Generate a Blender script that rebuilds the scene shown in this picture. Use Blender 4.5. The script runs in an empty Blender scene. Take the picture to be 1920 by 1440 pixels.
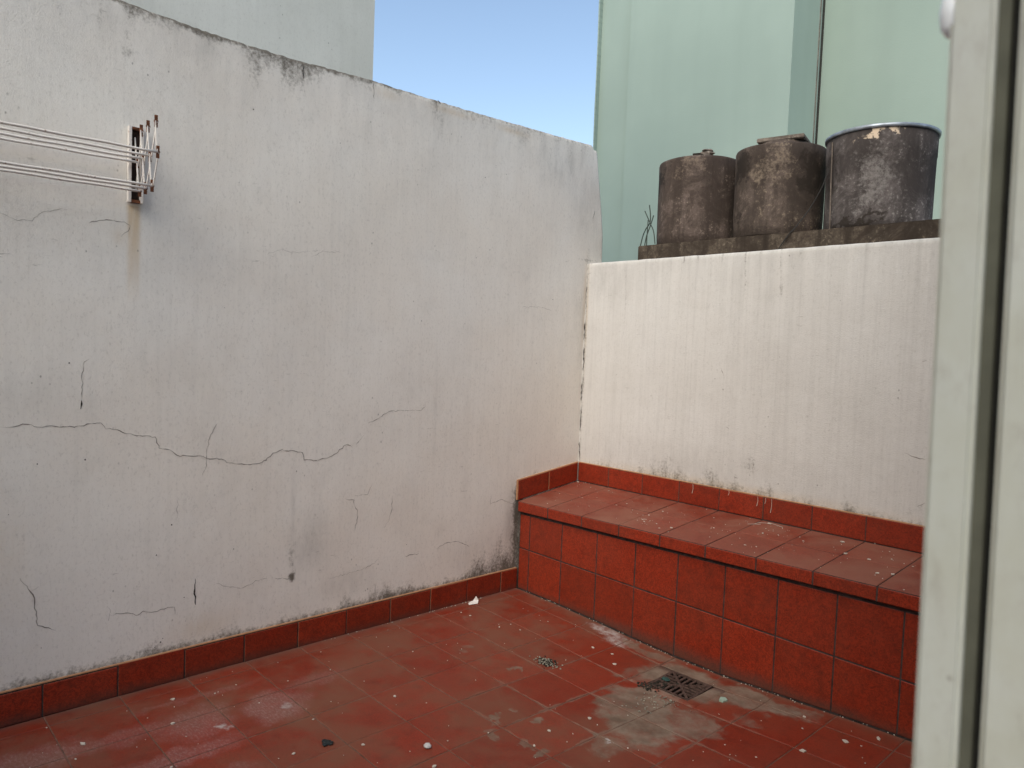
import bpy, math, random
import numpy as np
from mathutils import Vector, Matrix

# ------------------------------------------------------------------ camera, sky, sun, exposure
S = 0.2                       # one floor tile is 20 cm; coordinates below are in tiles
scene = bpy.context.scene
cam_d = bpy.data.cameras.new('camera'); cam = bpy.data.objects.new('camera', cam_d)
scene.collection.objects.link(cam); scene.camera = cam
cam_d.sensor_width = 36.0; cam_d.lens = 1370.97 / 1920 * 36
cam_d.clip_start = 0.01; cam_d.clip_end = 2000
cam.location = (12.0599 * S, -13.7953 * S, 5.6726 * S)
cam.rotation_mode = 'XYZ'
def _R(a, b, c):
    return Matrix.Rotation(c, 3, 'Z') @ Matrix.Rotation(b, 3, 'Y') @ Matrix.Rotation(a, 3, 'X')
cam.rotation_euler = _R(math.radians(87.1), math.radians(-2.215), math.radians(46.73)).to_euler('XYZ')
cam_d.dof.use_dof = True; cam_d.dof.focus_distance = 3.1; cam_d.dof.aperture_fstop = 8.0

SUN_EL, SUN_AZ = math.radians(44), math.atan2(0.33, -1.0)     # azimuth from +y towards +x; behind the camera
world = bpy.data.worlds.new('World'); scene.world = world; world.use_nodes = True
wn = world.node_tree; bg = wn.nodes['Background']
sky = wn.nodes.new('ShaderNodeTexSky'); sky.sky_type = 'NISHITA'; sky.sun_disc = False
sky.sun_elevation = SUN_EL; sky.sun_rotation = SUN_AZ
sky.air_density = 1.0; sky.dust_density = 1.1; sky.ozone_density = 1.0; sky.altitude = 50
wn.links.new(sky.outputs[0], bg.inputs[0]); bg.inputs[1].default_value = 0.15
sun_d = bpy.data.lights.new('sun', 'SUN'); sun_d.energy = 1.5; sun_d.angle = math.radians(42)
sun_d.color = (1.0, 0.95, 0.88)
sun = bpy.data.objects.new('sun', sun_d); scene.collection.objects.link(sun)
sdir = Vector((math.sin(SUN_AZ) * math.cos(SUN_EL), math.cos(SUN_AZ) * math.cos(SUN_EL), math.sin(SUN_EL)))
sun.rotation_euler = sdir.to_track_quat('Z', 'Y').to_euler()
vs = scene.view_settings
vs.view_transform = 'Standard'; vs.look = 'None'; vs.gamma = 1; vs.use_curve_mapping = False
vs.exposure = 0.75
vs.use_white_balance = True; vs.white_balance_temperature = 7050; vs.white_balance_tint = 8
scene.render.engine = 'CYCLES'
scene.cycles.max_bounces = 6

rnd = random.Random(7)
C = scene.collection

# ------------------------------------------------------------------ helpers
def link(name, me, parent=None, mats=()):
    o = bpy.data.objects.new(name, me); C.objects.link(o)
    if me is not None:
        for m in mats: me.materials.append(m)
    if parent: o.parent = parent
    return o
def tag(o, label, cat, group=None):
    o['label'] = label; o['category'] = cat
    if group: o['group'] = group
    return o
def pydata(name, vs_, fs, mats, parent=None, smooth=False, mi=None):
    me = bpy.data.meshes.new(name)
    me.from_pydata([tuple(Vector(v) * S) for v in vs_], [], fs); me.update()
    if mi: me.polygons.foreach_set('material_index', mi)
    if smooth: me.polygons.foreach_set('use_smooth', [True] * len(me.polygons))
    return link(name, me, parent, mats)
def boxdata(x0, x1, y0, y1, z0, z1, bev=0.0):
    if bev <= 0:
        v = [(x, y, z) for z in (z0, z1) for y in (y0, y1) for x in (x0, x1)]
        f = [(0, 2, 3, 1), (4, 5, 7, 6), (0, 1, 5, 4), (2, 6, 7, 3), (0, 4, 6, 2), (1, 3, 7, 5)]
        return v, f
    import bmesh
    bm = bmesh.new(); v, f = boxdata(x0, x1, y0, y1, z0, z1)
    bv = [bm.verts.new(a) for a in v]; [bm.faces.new([bv[i] for i in q]) for q in f]
    bmesh.ops.bevel(bm, geom=bm.edges[:], offset=bev, segments=2, affect='EDGES')
    bm.verts.index_update()
    r = [tuple(a.co) for a in bm.verts], [[a.index for a in q.verts] for q in bm.faces]
    bm.free(); return r
def join(parts):
    V, F = [], []
    for v, f in parts:
        n = len(V); V += list(v); F += [[i + n for i in q] for q in f]
    return V, F
def box(name, dims, mats, parent=None, bev=0.0):
    v, f = boxdata(*dims, bev=bev); return pydata(name, v, f, mats, parent)
def tubedata(pts, r, seg=8):
    pts = [Vector(p) for p in pts]; V, F = [], []
    n0 = None
    for i, p in enumerate(pts):
        t = (pts[min(i + 1, len(pts) - 1)] - pts[max(i - 1, 0)]).normalized()
        if n0 is None: n0 = t.orthogonal().normalized()
        n0 = (n0 - t * n0.dot(t)).normalized(); b = t.cross(n0)
        rr = r[i] if isinstance(r, (list, tuple)) else r
        for k in range(seg):
            a = 2 * math.pi * k / seg; V.append(tuple(p + (n0 * math.cos(a) + b * math.sin(a)) * rr))
    for i in range(len(pts) - 1):
        for k in range(seg):
            a, b2 = i * seg + k, i * seg + (k + 1) % seg
            F.append((a, b2, b2 + seg, a + seg))
    F.append(tuple(reversed(range(seg)))); F.append(tuple(range((len(pts) - 1) * seg, len(pts) * seg)))
    return V, F
def smoothpts(pts, n=6):
    P = [Vector(p) for p in pts]; out = []
    for i in range(len(P) - 1):
        a, b, c, d = P[max(i - 1, 0)], P[i], P[i + 1], P[min(i + 2, len(P) - 1)]
        for k in range(n):
            t = k / n
            out.append(0.5 * ((2 * b) + (c - a) * t + (2 * a - 5 * b + 4 * c - d) * t * t + (3 * b - a - 3 * c + d) * t ** 3))
    out.append(P[-1]); return out
def lathedata(prof, seg=64, cx=0, cy=0, wob=0.0, sd=0):
    V, F = [], []; r2 = random.Random(sd); ph = [r2.uniform(0, 6.28) for _ in range(4)]
    for i, (r, z) in enumerate(prof):
        for k in range(seg):
            a = 2 * math.pi * k / seg
            rr = r * (1 + wob * (math.sin(2 * a + ph[0]) + .6 * math.sin(3 * a + ph[1] + z) + .3 * math.sin(7 * a + ph[2] + 3 * z)))
            V.append((cx + rr * math.cos(a), cy + rr * math.sin(a), z))
    for i in range(len(prof) - 1):
        for k in range(seg):
            a, b = i * seg + k, i * seg + (k + 1) % seg
            F.append((a, b, b + seg, a + seg))
    F.append(tuple(reversed(range(seg)))); F.append(tuple(range((len(prof) - 1) * seg, len(prof) * seg)))
    return V, F

def _hash(ix, iy, sd):
    h = (ix.astype(np.int64) * 374761393 + iy.astype(np.int64) * 668265263 + sd * 974634777) & 0xffffffff
    h = ((h ^ (h >> 13)) * 1274126177) & 0xffffffff
    return ((h ^ (h >> 16)) & 0xffff) / 65535.0
def vn(x, y, sd=0):
    x = np.asarray(x, float); y = np.asarray(y, float)
    ix, iy = np.floor(x), np.floor(y); fx, fy = x - ix, y - iy
    fx = fx * fx * (3 - 2 * fx); fy = fy * fy * (3 - 2 * fy)
    a, b = _hash(ix, iy, sd), _hash(ix + 1, iy, sd); c, d = _hash(ix, iy + 1, sd), _hash(ix + 1, iy + 1, sd)
    return (a * (1 - fx) + b * fx) * (1 - fy) + (c * (1 - fx) + d * fx) * fy
def fbm(x, y, sd=0, o=4):
    s, a, t = 0, .5, 0
    for i in range(o):
        s = s + a * vn(x * 2 ** i, y * 2 ** i, sd + i * 17); t += a; a *= .55
    return s / t

# ------------------------------------------------------------------ materials
class NT:
    def __init__(s, name):
        s.m = bpy.data.materials.new(name); s.m.use_nodes = True; s.t = s.m.node_tree
        s.b = s.t.nodes['Principled BSDF']
    def n(s, typ, ins=None, **kw):
        q = s.t.nodes.new(typ)
        for k, v in kw.items(): setattr(q, k, v)
        for k, v in (ins or {}).items(): s.put(q.inputs[k], v)
        return q
    def put(s, sock, v):
        if isinstance(v, bpy.types.NodeSocket): s.t.links.new(v, sock)
        elif isinstance(v, bpy.types.Node): s.t.links.new(v.outputs[0], sock)
        elif isinstance(v, (tuple, list)) and len(v) == 3 and sock.type == 'RGBA': sock.default_value = (*v, 1)
        else: sock.default_value = v
    def pos(s): return s.n('ShaderNodeNewGeometry').outputs['Position']
    def obj(s): return s.n('ShaderNodeTexCoord').outputs['Object']
    def scl(s, v, k): return s.n('ShaderNodeVectorMath', {0: v, 1: k}, operation='MULTIPLY').outputs[0]
    def noise(s, v, scale, detail=3, rough=.55, dist=0):
        return s.n('ShaderNodeTexNoise', {'Vector': v, 'Scale': scale, 'Detail': detail, 'Roughness': rough, 'Distortion': dist}).outputs['Fac']
    def ma(s, op, a, b=0.0, c=None, clamp=False):
        ins = {0: a, 1: b}
        if c is not None: ins[2] = c
        return s.n('ShaderNodeMath', ins, operation=op, use_clamp=clamp).outputs[0]
    def rng(s, v, a, b, c=0.0, d=1.0, smooth=True):
        return s.n('ShaderNodeMapRange', {0: v, 1: a, 2: b, 3: c, 4: d}, interpolation_type='SMOOTHSTEP' if smooth else 'LINEAR').outputs[0]
    def mix(s, f, a, b, mode='MIX'):
        q = s.n('ShaderNodeMix', data_type='RGBA', blend_type=mode); q.clamp_factor = True
        s.put(q.inputs[0], f); s.put(q.inputs[6], a); s.put(q.inputs[7], b); return q.outputs[2]
    def attr(s, name): return s.n('ShaderNodeAttribute', attribute_name=name).outputs['Fac']
    def bump(s, h, strength=.3, dist=.002, prev=None):
        ins = {'Height': h, 'Strength': strength, 'Distance': dist}
        if prev is not None: ins['Normal'] = prev
        return s.n('ShaderNodeBump', ins).outputs[0]
    def out(s, col, rough=.9, nrm=None, spec=.3, metal=0):
        s.put(s.b.inputs['Base Color'], col); s.put(s.b.inputs['Roughness'], rough)
        s.put(s.b.inputs['Specular IOR Level'], spec); s.put(s.b.inputs['Metallic'], metal)
        if nrm is not None: s.put(s.b.inputs['Normal'], nrm)
        return s.m
    def blobs(s, v, lst, wob=0.25, wscale=9.0, soft=.45):
        """greatest of several soft-edged ragged ellipses; lst of (x, y, z, rx, ry, rz, amp) in tiles"""
        nz = s.n('ShaderNodeTexNoise', {'Vector': v, 'Scale': wscale, 'Detail': 4, 'Roughness': .6}).outputs['Color']
        nz = s.n('ShaderNodeVectorMath', {0: nz, 1: (.5, .5, .5)}, operation='SUBTRACT').outputs[0]
        nz = s.scl(nz, (wob * S * 2,) * 3); v2 = s.n('ShaderNodeVectorMath', {0: v, 1: nz}, operation='ADD').outputs[0]
        acc = None
        for (x, y, z, rx, ry, rz, amp) in lst:
            d = s.n('ShaderNodeVectorMath', {0: v2, 1: (x * S, y * S, z * S)}, operation='SUBTRACT').outputs[0]
            d = s.scl(d, (1 / (rx * S), 1 / (ry * S), 1 / (rz * S)))
            l = s.n('ShaderNodeVectorMath', {0: d}, operation='LENGTH').outputs['Value']
            r = s.rng(l, 1 - soft, 1 + soft * .4, amp, 0.0)
            acc = r if acc is None else s.ma('MAXIMUM', acc, r)
        return acc

def simple(name, col, rough=.7, spec=.3, metal=0, var=.12, scale=40, bumpd=0.0006):
    t = NT(name); v = t.obj(); n = t.noise(v, scale, 4)
    c = t.mix(t.rng(n, .3, .7), tuple(x * (1 - var) for x in col), tuple(min(1, x * (1 + var)) for x in col))
    return t.out(c, rough, t.bump(n, .4, bumpd), spec, metal)

def wall_mat(name, c1, c2, streak=.08, vfreq=1.0):
    t = NT(name); v = t.pos()
    big = t.noise(v, 1.6, 5, .6); med = t.noise(v, 9, 5, .6)
    st = t.noise(t.scl(v, (60 * vfreq, 60 * vfreq, 1.6)), 1.0, 4, .6)          # vertical rain streaks
    st2 = t.noise(t.scl(v, (11, 11, .8)), 1.0, 3, .6)
    col = t.mix(t.rng(big, .33, .68), c1, c2)
    col = t.mix(t.ma('MULTIPLY', t.rng(st, .42, .75), streak), col, (.24, .23, .21))
    col = t.mix(t.ma('MULTIPLY', t.rng(st2, .5, .85), streak * .5), col, (.3, .28, .26))
    col = t.mix(t.ma('MULTIPLY', t.rng(med, .5, .85), .13), col, (.33, .31, .28))
    fn = t.noise(t.scl(v, (1, 1, .6)), 120, 5, .8); col = t.mix(t.ma('MULTIPLY', t.rng(fn, .5, .72), .3), col, (.3, .28, .25))
    sc = t.noise(t.scl(v, (16, 16, 85)), 1, 4, .7); sg = t.noise(v, 2.3, 3); col = t.mix(t.ma('MULTIPLY', t.rng(sc, .64, .74), t.rng(sg, .45, .65, 0, .45)), col, (.2, .185, .165))
    gr = t.attr('grime'); gn = t.noise(t.scl(v, (1, 1, .35)), 30, 5, .65)
    gf = t.ma('MULTIPLY', gr, t.rng(gn, .25, .75, .35, 1.0))
    col = t.mix(gf, col, (.15, .145, .14))
    rs = t.attr('rust'); col = t.mix(t.ma('MULTIPLY', rs, t.rng(t.noise(t.scl(v, (1, 1, .15)), 60, 3), .2, .7, .5, 1)), col, (.56, .39, .20))
    mo = t.attr('mold'); mn = t.noise(v, 85, 6, .75); mn2 = t.noise(t.scl(v, (1, 1, .4)), 22, 4, .6)
    ms = t.ma('ADD', t.ma('MULTIPLY', mo, .9), t.ma('ADD', t.ma('MULTIPLY', t.ma('SUBTRACT', mn, .5), 1.5), t.ma('MULTIPLY', t.ma('SUBTRACT', mn2, .5), 1.1)))
    mf = t.ma('MULTIPLY', t.rng(ms, .3, 1.1), .88); mf = t.ma('MULTIPLY', mf, t.rng(mo, .02, .2))
    col = t.mix(mf, col, (.07, .057, .04))
    sp = t.n('ShaderNodeTexVoronoi', {'Vector': t.scl(v, (1, 1, .7)), 'Scale': 38}).outputs['Distance']   # sparse specks
    spm = t.ma('MULTIPLY', t.rng(sp, .05, .13, 1, 0), t.rng(t.noise(v, 5.5, 2), .54, .68, 0, .55))
    col = t.mix(spm, col, (.1, .095, .085))
    # relief: roller stipple, trowel dents, horizontal scrape flecks
    a = t.noise(v, 230, 5, .75); b = t.noise(v, 38, 4, .6); c = t.noise(t.scl(v, (14, 14, 60)), 1, 4, .6)
    nr = t.bump(a, .7, .0018); nr = t.bump(b, .35, .0022, nr); nr = t.bump(t.rng(c, .6, .8), .3, .001, nr)
    return t.out(col, .92, nr, .2)

M = {}
M['left'] = wall_mat('left_wall_paint', (.785, .74, .675), (.82, .795, .745), .055)
M['right'] = wall_mat('right_wall_paint', (.62, .60, .57), (.67, .655, .63), .13, 1.6)
M['back'] = wall_mat('building_render_grey', (.585, .585, .53), (.67, .665, .61), .08, .5)
def green(name, a, b):
    t = NT(name); v = t.pos(); n = t.noise(v, .7, 4); n2 = t.noise(t.scl(v, (3, 3, .3)), 1, 3)
    col = t.mix(t.rng(n, .3, .7), a, b); col = t.mix(t.ma('MULTIPLY', t.rng(n2, .4, .8), .15), col, tuple(x * .7 for x in a))
    return t.out(col, .85, t.bump(t.noise(v, 60, 4), .4, .004), .08)
M['green'] = green('mint_render', (.325, .41, .365), (.355, .445, .395))
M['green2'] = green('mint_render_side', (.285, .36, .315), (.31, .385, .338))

def tile_mat(name, base, dark, dust_amt, floor=False, dust=(.185, .078, .048)):
    t = NT(name); v = t.pos()
    rn = t.n('ShaderNodeObjectInfo').outputs['Random']
    # leathery glaze: darker meandering veins over red
    w = t.noise(v, 62, 3, .6, 1.4); vein = t.rng(t.ma('ABSOLUTE', t.ma('SUBTRACT', w, .5)), 0.0, .07, 1, 0)
    fine = t.noise(v, 210, 3, .6)
    col = t.mix(rn, tuple(min(1, x * 1.06) for x in base), tuple(x * .84 for x in base))
    col = t.mix(t.ma('MULTIPLY', vein, .62 if not floor else .22), col, dark)
    col = t.mix(t.ma('MULTIPLY', t.rng(fine, .45, .7), .4), col, dark)
    blot = t.noise(v, 17, 4, .7); col = t.mix(t.ma('MULTIPLY', t.rng(blot, .48, .72), .38), col, dark)
    n1 = t.noise(v, 3.1, 5, .62); n2 = t.noise(v, 14, 5, .65)
    du = t.ma('MULTIPLY', t.rng(t.ma('ADD', n1, t.ma('MULTIPLY', n2, .5)), .5, .95), dust_amt)
    if floor:
        clean = t.blobs(v, CLEAN, .5, 5, .6)
        du = t.ma('MULTIPLY', du, t.ma('SUBTRACT', 1.0, t.ma('MULTIPLY', clean, .75)), clamp=True)
    col = t.mix(du, col, dust)
    rough = t.rng(du, 0, 1, .5, .85)
    if floor:
        worn = t.blobs(v, SCUFF, .35, 11, .5); sn = t.noise(t.scl(v, (.8, 1.6, 1)), 95, 4, .75)
        wf = t.ma('MULTIPLY', worn, t.rng(sn, .42, .85, .18, 1.0))
        col = t.mix(wf, col, (.40, .27, .26))
        ce = t.blobs(v, CEMENT, .45, 10, .4); cn = t.noise(v, 19, 8, .78, .5)
        cf = t.rng(t.ma('ADD', ce, t.ma('MULTIPLY', t.ma('SUBTRACT', cn, .5), 1.5)), .15, 1.15, 0, .95)
        cf = t.ma('MULTIPLY', cf, t.rng(ce, 0, .12))
        ccol = t.mix(t.rng(t.noise(v, 11, 6, .7), .3, .7), (.14, .10, .072), (.265, .20, .152))
        col = t.mix(cf, col, ccol)
        sx = t.n('ShaderNodeSeparateXYZ', {0: v})
        def line(c, off, per):                                        # distance to the nearest joint, in tiles
            a = t.ma('FRACT', t.ma('DIVIDE', t.ma('SUBTRACT', t.ma('DIVIDE', c, S), off), per))
            return t.ma('MULTIPLY', t.ma('SUBTRACT', .5, t.ma('ABSOLUTE', t.ma('SUBTRACT', a, .5))), per)
        ln = t.ma('MINIMUM', line(sx.outputs[0], .33 - 20.36, 1.018), line(sx.outputs[1], -2.49 - 30, 1.0))
        jn = t.noise(v, 7, 4, .7); jr = t.ma('ADD', ln, t.ma('MULTIPLY', t.ma('SUBTRACT', t.noise(v, 45, 4, .7), .5), .07))
        near = t.blobs(v, [(5, -4.5, 0, 2.2, 2.6, 9, 1)], .2, 6, .6)
        jw = t.rng(jn, .42, .72, 0, .055); jf = t.rng(t.ma('SUBTRACT', jr, jw), -.005, .02, .75, 0)
        jf = t.ma('MULTIPLY', jf, t.ma('ADD', .05, t.ma('MULTIPLY', near, .5)))
        col = t.mix(jf, col, (.235, .175, .135))
        wh = t.blobs(v, SALT, .3, 16, .6); wn_ = t.noise(v, 60, 5, .7)
        col = t.mix(t.ma('MULTIPLY', wh, t.rng(wn_, .3, .65, .15, .75)), col, (.5, .47, .45))
        sz = t.n('ShaderNodeSeparateXYZ', {0: v})
        edge = t.rng(t.ma('ADD', sz.outputs[0], t.ma('MULTIPLY', n2, .03)), 0.0, .055, .65, 0)      # dirt along the left wall
        col = t.mix(edge, col, (.13, .085, .068))
        e2 = t.rng(t.ma('ADD', t.ma('MULTIPLY', sz.outputs[1], -1.0), t.ma('MULTIPLY', n2, .04)), .395, .45, .75, 0)
        col = t.mix(e2, col, (.17, .12, .09))
        rough = t.ma('ADD', rough, t.ma('MULTIPLY', cf, .35), clamp=True)
    else:
        sz = t.n('ShaderNodeSeparateXYZ', {0: v}).outputs[2]
        lo = t.rng(t.ma('ADD', sz, t.ma('MULTIPLY', n2, .05)), .015, .07, .7, 0)       # splash dirt at the foot
        col = t.mix(lo, col, (.075, .045, .035))
    nr = t.bump(fine, .25, .0006); nr = t.bump(w, .25, .0012, nr)
    return t.out(col, rough, nr, .22)

CEMENT = [(5.1, -2.8, 0, .95, .75, 9, 1), (5.55, -4.6, 0, .75, .75, 9, 1), (5.15, -3.9, 0, .75, .5, 9, 1), (6.3, -2.5, 0, 1.1, .4, 9, .9), (6.25, -4.2, 0, .5, .35, 9, .8), (5.9, -5.1, 0, .5, .3, 9, .6),
          (4.85, -4.3, 0, .38, .5, 9, .9), (6.05, -3.9, 0, .55, .45, 9, .7), (3.9, -2.2, 0, .8, .18, 9, .7), (5.7, -5.6, 0, .35, .4, 9, .65),
          (4.3, -3.3, 0, .22, .3, 9, .6), (7.0, -2.3, 0, .5, .25, 9, .6),
          (2.99, -4.88, 0, .1, .09, 9, .8), (4.18, -6.41, 0, .16, .12, 9, .85), (4.5, -5.9, 0, .12, .12, 9, .8), (5.25, -6.5, 0, .14, .25, 9, .85),
          (4.15, -6.05, 0, .1, .08, 9, .65), (4.95, -6.5, 0, .14, .08, 9, .7), (2.0, -5.27, 0, .2, .12, 9, .55), (1.75, -5.0, 0, .12, .1, 9, .5),
          (.77, -4.15, 0, .3, .2, 9, .45), (4.45, -6.6, 0, .15, .12, 9, .7), (5.42, -5.5, 0, .09, .09, 9, .9), (6.6, -3.3, 0, .3, .25, 9, .5)]
SCUFF = [(1.75, -8.75, 0, .55, .5, 9, .8), (1.55, -9.9, 0, .55, .55, 9, .7), (1.35, -7.9, 0, .25, .6, 9, .35), (1.3, -10.9, 0, .22, 1.1, 9, .5),
         (2.3, -10.6, 0, .28, 1.2, 9, .75), (1.2, -11.9, 0, .35, .8, 9, .7), (.75, -9.6, 0, .12, 1.0, 9, .35), (3.1, -10.4, 0, .2, .8, 9, .5)]
SALT = [(2.9, -2.18, 0, .5, .16, 9, 1), (3.3, -2.38, 0, .35, .18, 9, .9), (1.9, -9.65, 0, .12, .1, 9, .9), (1.85, -8.7, 0, .1, .12, 9, .6), (5.62, -5.5, 0, .07, .07, 9, 1)]
CLEAN = [(4.2, -4.2, 0, 1.2, 1.5, 9, 1), (3.6, -3.0, 0, 1.0, .8, 9, 1), (7.4, -3.4, 0, 1.6, 1.4, 9, 1), (2.2, -10.1, 0, .7, .9, 9, 1), (2.9, -6.0, 0, .6, .5, 9, .4), (6.9, -5.2, 0, 1.3, 1.5, 9, .8)]
M['tile'] = tile_mat('red_glazed_tile', (.30, .030, .011), (.075, .011, .006), .12)
M['seat'] = tile_mat('red_seat_tile', (.25, .048, .026), (.12, .022, .014), 1.0, dust=(.235, .092, .062))
M['floor'] = tile_mat('red_floor_tile', (.255, .030, .013), (.10, .016, .009), .8, True)
M['clay'] = simple('bare_clay_edge', (.46, .24, .13), .9)
M['grout'] = simple('dirty_grout', (.165, .09, .065), .95, var=.3)
M['grout_dark'] = simple('dark_grout', (.05, .036, .033), .95, var=.35)
M['crack'] = simple('crack_shadow_dirt', (.22, .195, .175), .95)
M['crack_dark'] = simple('crack_deep_dirt', (.045, .038, .033), .95)
M['white_metal'] = None
def metal_white():
    t = NT('chipped_white_enamel'); v = t.obj(); n = t.noise(v, 120, 4, .7)
    col = t.mix(t.rng(n, .60, .68), (.68, .64, .60), (.25, .13, .08))
    return t.out(col, .55, t.bump(n, .4, .0006), .4)
M['white_metal'] = metal_white()
M['rust'] = simple('brown_rust', (.13, .05, .025), .95, var=.4, scale=90)
M['rustdark'] = simple('dark_rust', (.03, .018, .014), .95, var=.4, scale=90)
def cement(name, a, b, pale, patches=None, streak=.6):
    t = NT(name); v = t.obj()
    n = t.noise(v, 8, 8, .75, .6); st = t.noise(t.scl(v, (26, 26, 3.0)), 1, 4, .6); f = t.noise(v, 70, 5, .75)
    col = t.mix(t.rng(n, .40, .62), tuple(x * .8 for x in a), b)
    st2 = t.noise(t.scl(v, (9, 9, .9)), 1, 4, .6); col = t.mix(t.ma('MULTIPLY', t.rng(st2, .44, .62), .6), col, tuple(x * .5 for x in a)); col = t.mix(t.ma('MULTIPLY', t.rng(st, .5, .68), streak), col, tuple(x * .45 for x in a))
    col = t.mix(t.ma('MULTIPLY', t.rng(f, .53, .66), t.rng(n, .44, .6, 0, .95)), col, pale)
    col = t.mix(t.ma('MULTIPLY', t.rng(f, .5, .3), .5), col, tuple(x * .5 for x in a))
    if patches:
        for lst, c in patches:
            k = t.blobs(v, lst, .6, 14, .8); k = t.rng(t.ma('ADD', k, t.ma('MULTIPLY', t.ma('SUBTRACT', f, .5), 1.6)), .25, .8, 0, .9); k = t.ma('MULTIPLY', k, 1.0); col = t.mix(k, col, c)
    nr = t.bump(f, .5, .002); nr = t.bump(n, .3, .006, nr)
    return t.out(col, .93, nr, .2)
DK = (.03, .024, .02)
# blobs below are in the tank's own coordinates (base centre at 0,0,0), -y faces the terrace
M['tank1'] = cement('tank_cement_brown', (.085, .064, .054), (.135, .104, .09), (.23, .18, .15), [([(-.75, -.6, 1.65, .75, .6, .35, .9), (.6, -.8, 1.5, .6, .5, .25, .4)], DK), ([(.3, -.9, 1.85, .6, .5, .3, .5)], (.2, .155, .12))])
M['tank2'] = cement('tank_cement_mottled', (.085, .066, .056), (.135, .105, .09), (.25, .20, .15), [([(-.45, -.85, 1.6, .5, .5, .45, .9), (.9, -.4, 1.4, .28, .5, 1.0, .85), (-.5, -.8, .6, .12, .5, .5, .6)], DK), ([(.05, -.95, 1.3, .3, .4, .3, .6), (.35, -.95, 1.6, .5, .5, .6, .5)], (.22, .175, .135))])
M['tank3'] = cement('tank_cement_grey', (.082, .07, .067), (.135, .118, .114), (.28, .255, .24), [([(-.7, -.7, 1.2, .45, .5, .9, .6), (.2, -1.0, 1.4, .15, .4, .3, .4), (0, -1, .1, 1.0, .7, .12, .9)], DK), ([(.35, -.98, 1.86, .42, .5, .13, 1.0)], (.62, .50, .38)), ([(.3, -1.0, .95, .45, .5, .9, .62), (0.0, -1.0, .42, .4, .5, .2, .5)], (.2, .185, .178))])
M['ledge'] = cement('ledge_cement', (.06, .045, .035), (.11, .088, .068), (.19, .155, .12))
M['lid'] = cement('lid_cement', (.17, .14, .12), (.24, .2, .17), (.3, .26, .22))
M['zinc'] = simple('galvanised_rim', (.32, .36, .41), .45, .5, .6, var=.25, scale=30)
def post():
    t = NT('sage_gloss_paint'); v = t.obj(); n = t.noise(v, 14, 4, .6); f = t.noise(t.scl(v, (1, 1, .4)), 70, 4, .7)
    col = t.mix(t.rng(n, .3, .7), (.47, .47, .40), (.52, .53, .48)); col = t.mix(t.ma('MULTIPLY', t.rng(f, .5, .75), .4), col, (.33, .30, .26)); big = t.noise(t.scl(v, (1, 1, .5)), 22, 5, .7); col = t.mix(t.ma('MULTIPLY', t.rng(big, .52, .72), .3), col, (.36, .32, .29))
    sp = t.n('ShaderNodeTexVoronoi', {'Vector': v, 'Scale': 42}).outputs['Distance']
    col = t.mix(t.ma('MULTIPLY', t.rng(sp, .05, .12, 1, 0), t.rng(n, .5, .6, 0, .8)), col, (.14, .10, .075))
    return t.out(col, .45, t.bump(f, .4, .0012), .4)
M['post'] = post()
M['groove'] = simple('groove_dark_olive', (.10, .10, .075), .8)
M['groove_dark'] = simple('groove_near_black', (.03, .03, .026), .8)
M['knob'] = simple('milky_plastic', (.88, .90, .92), .25, .5, var=.08, scale=60)
M['iron'] = simple('cast_iron_rusty', (.095, .06, .048), .75, .3, .2, var=.4, scale=60)
M['pit'] = simple('pit_dark', (.015, .012, .01), 1)
M['chip'] = simple('plaster_chip', (.54, .48, .41), .9)
M['black'] = simple('black_plastic', (.015, .02, .022), .6)
M['greenchip'] = simple('mint_plaster_chip', (.32, .42, .34), .9)
M['paper'] = simple('white_scrap', (.78, .74, .70), .8)
M['pebble'] = simple('pale_pebble', (.50, .48, .47), .6)
M['seed'] = simple('grey_crumbs', (.27, .25, .2), .9, var=.4)
M['dirt'] = simple('dark_dirt', (.03, .026, .02), .95, var=.4)
M['wire'] = simple('weathered_wire', (.03, .028, .026), .7)
M['wire_green'] = simple('dull_wire', (.05, .065, .055), .7)
M['ground'] = simple('city_ground', (.12, .115, .11), .95, scale=2)
M['facade'] = wall_mat('house_facade_paint', (.6, .58, .53), (.66, .64, .6), .1)

# ------------------------------------------------------------------ ground, terrace floor
g = box('ground', (-3000, 3000, -3000, 3000, -15.2, -15), [M['ground']]); g['kind'] = 'structure'
D = 1.9693; NOY = -2.064
def fz(x, y): return .05 - .18 * math.exp(-((x - 4.9) ** 2 + (y + 2.6) ** 2) / (2 * 1.9 ** 2))
fx = [-.02, .33] + [.33 + 1.018 * i for i in range(1, 13)]
fy = [-1.99, -2.49] + [-2.49 - i for i in range(1, 19)]
HX0, HX1, HY0, HY1 = 4.72, 5.56, -3.36, -2.52      # pit under the grate
PX1 = 5.76
gx = sorted(set(fx + [HX0, HX1, PX1])); gy = sorted(set(fy + [HY0, HY1]))
V, F = [], []
for y in gy:
    for x in gx: V.append((x, y, fz(x, y) - .011))
nx = len(gx)
for j in range(len(gy) - 1):
    for i in range(nx - 1):
        cx, cy = (gx[i] + gx[i + 1]) / 2, (gy[j] + gy[j + 1]) / 2
        if HX0 < cx < HX1 and HY0 < cy < HY1: continue
        a = j * nx + i; F.append((a, a + 1, a + 1 + nx, a + nx))
floor = pydata('floor', V, F, [M['grout']]); floor['kind'] = 'structure'
slab = box('terrace_slab', (-.8, 14, -21, .9, -15.05, -.62), [M['ledge']]); slab['kind'] = 'structure'

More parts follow.
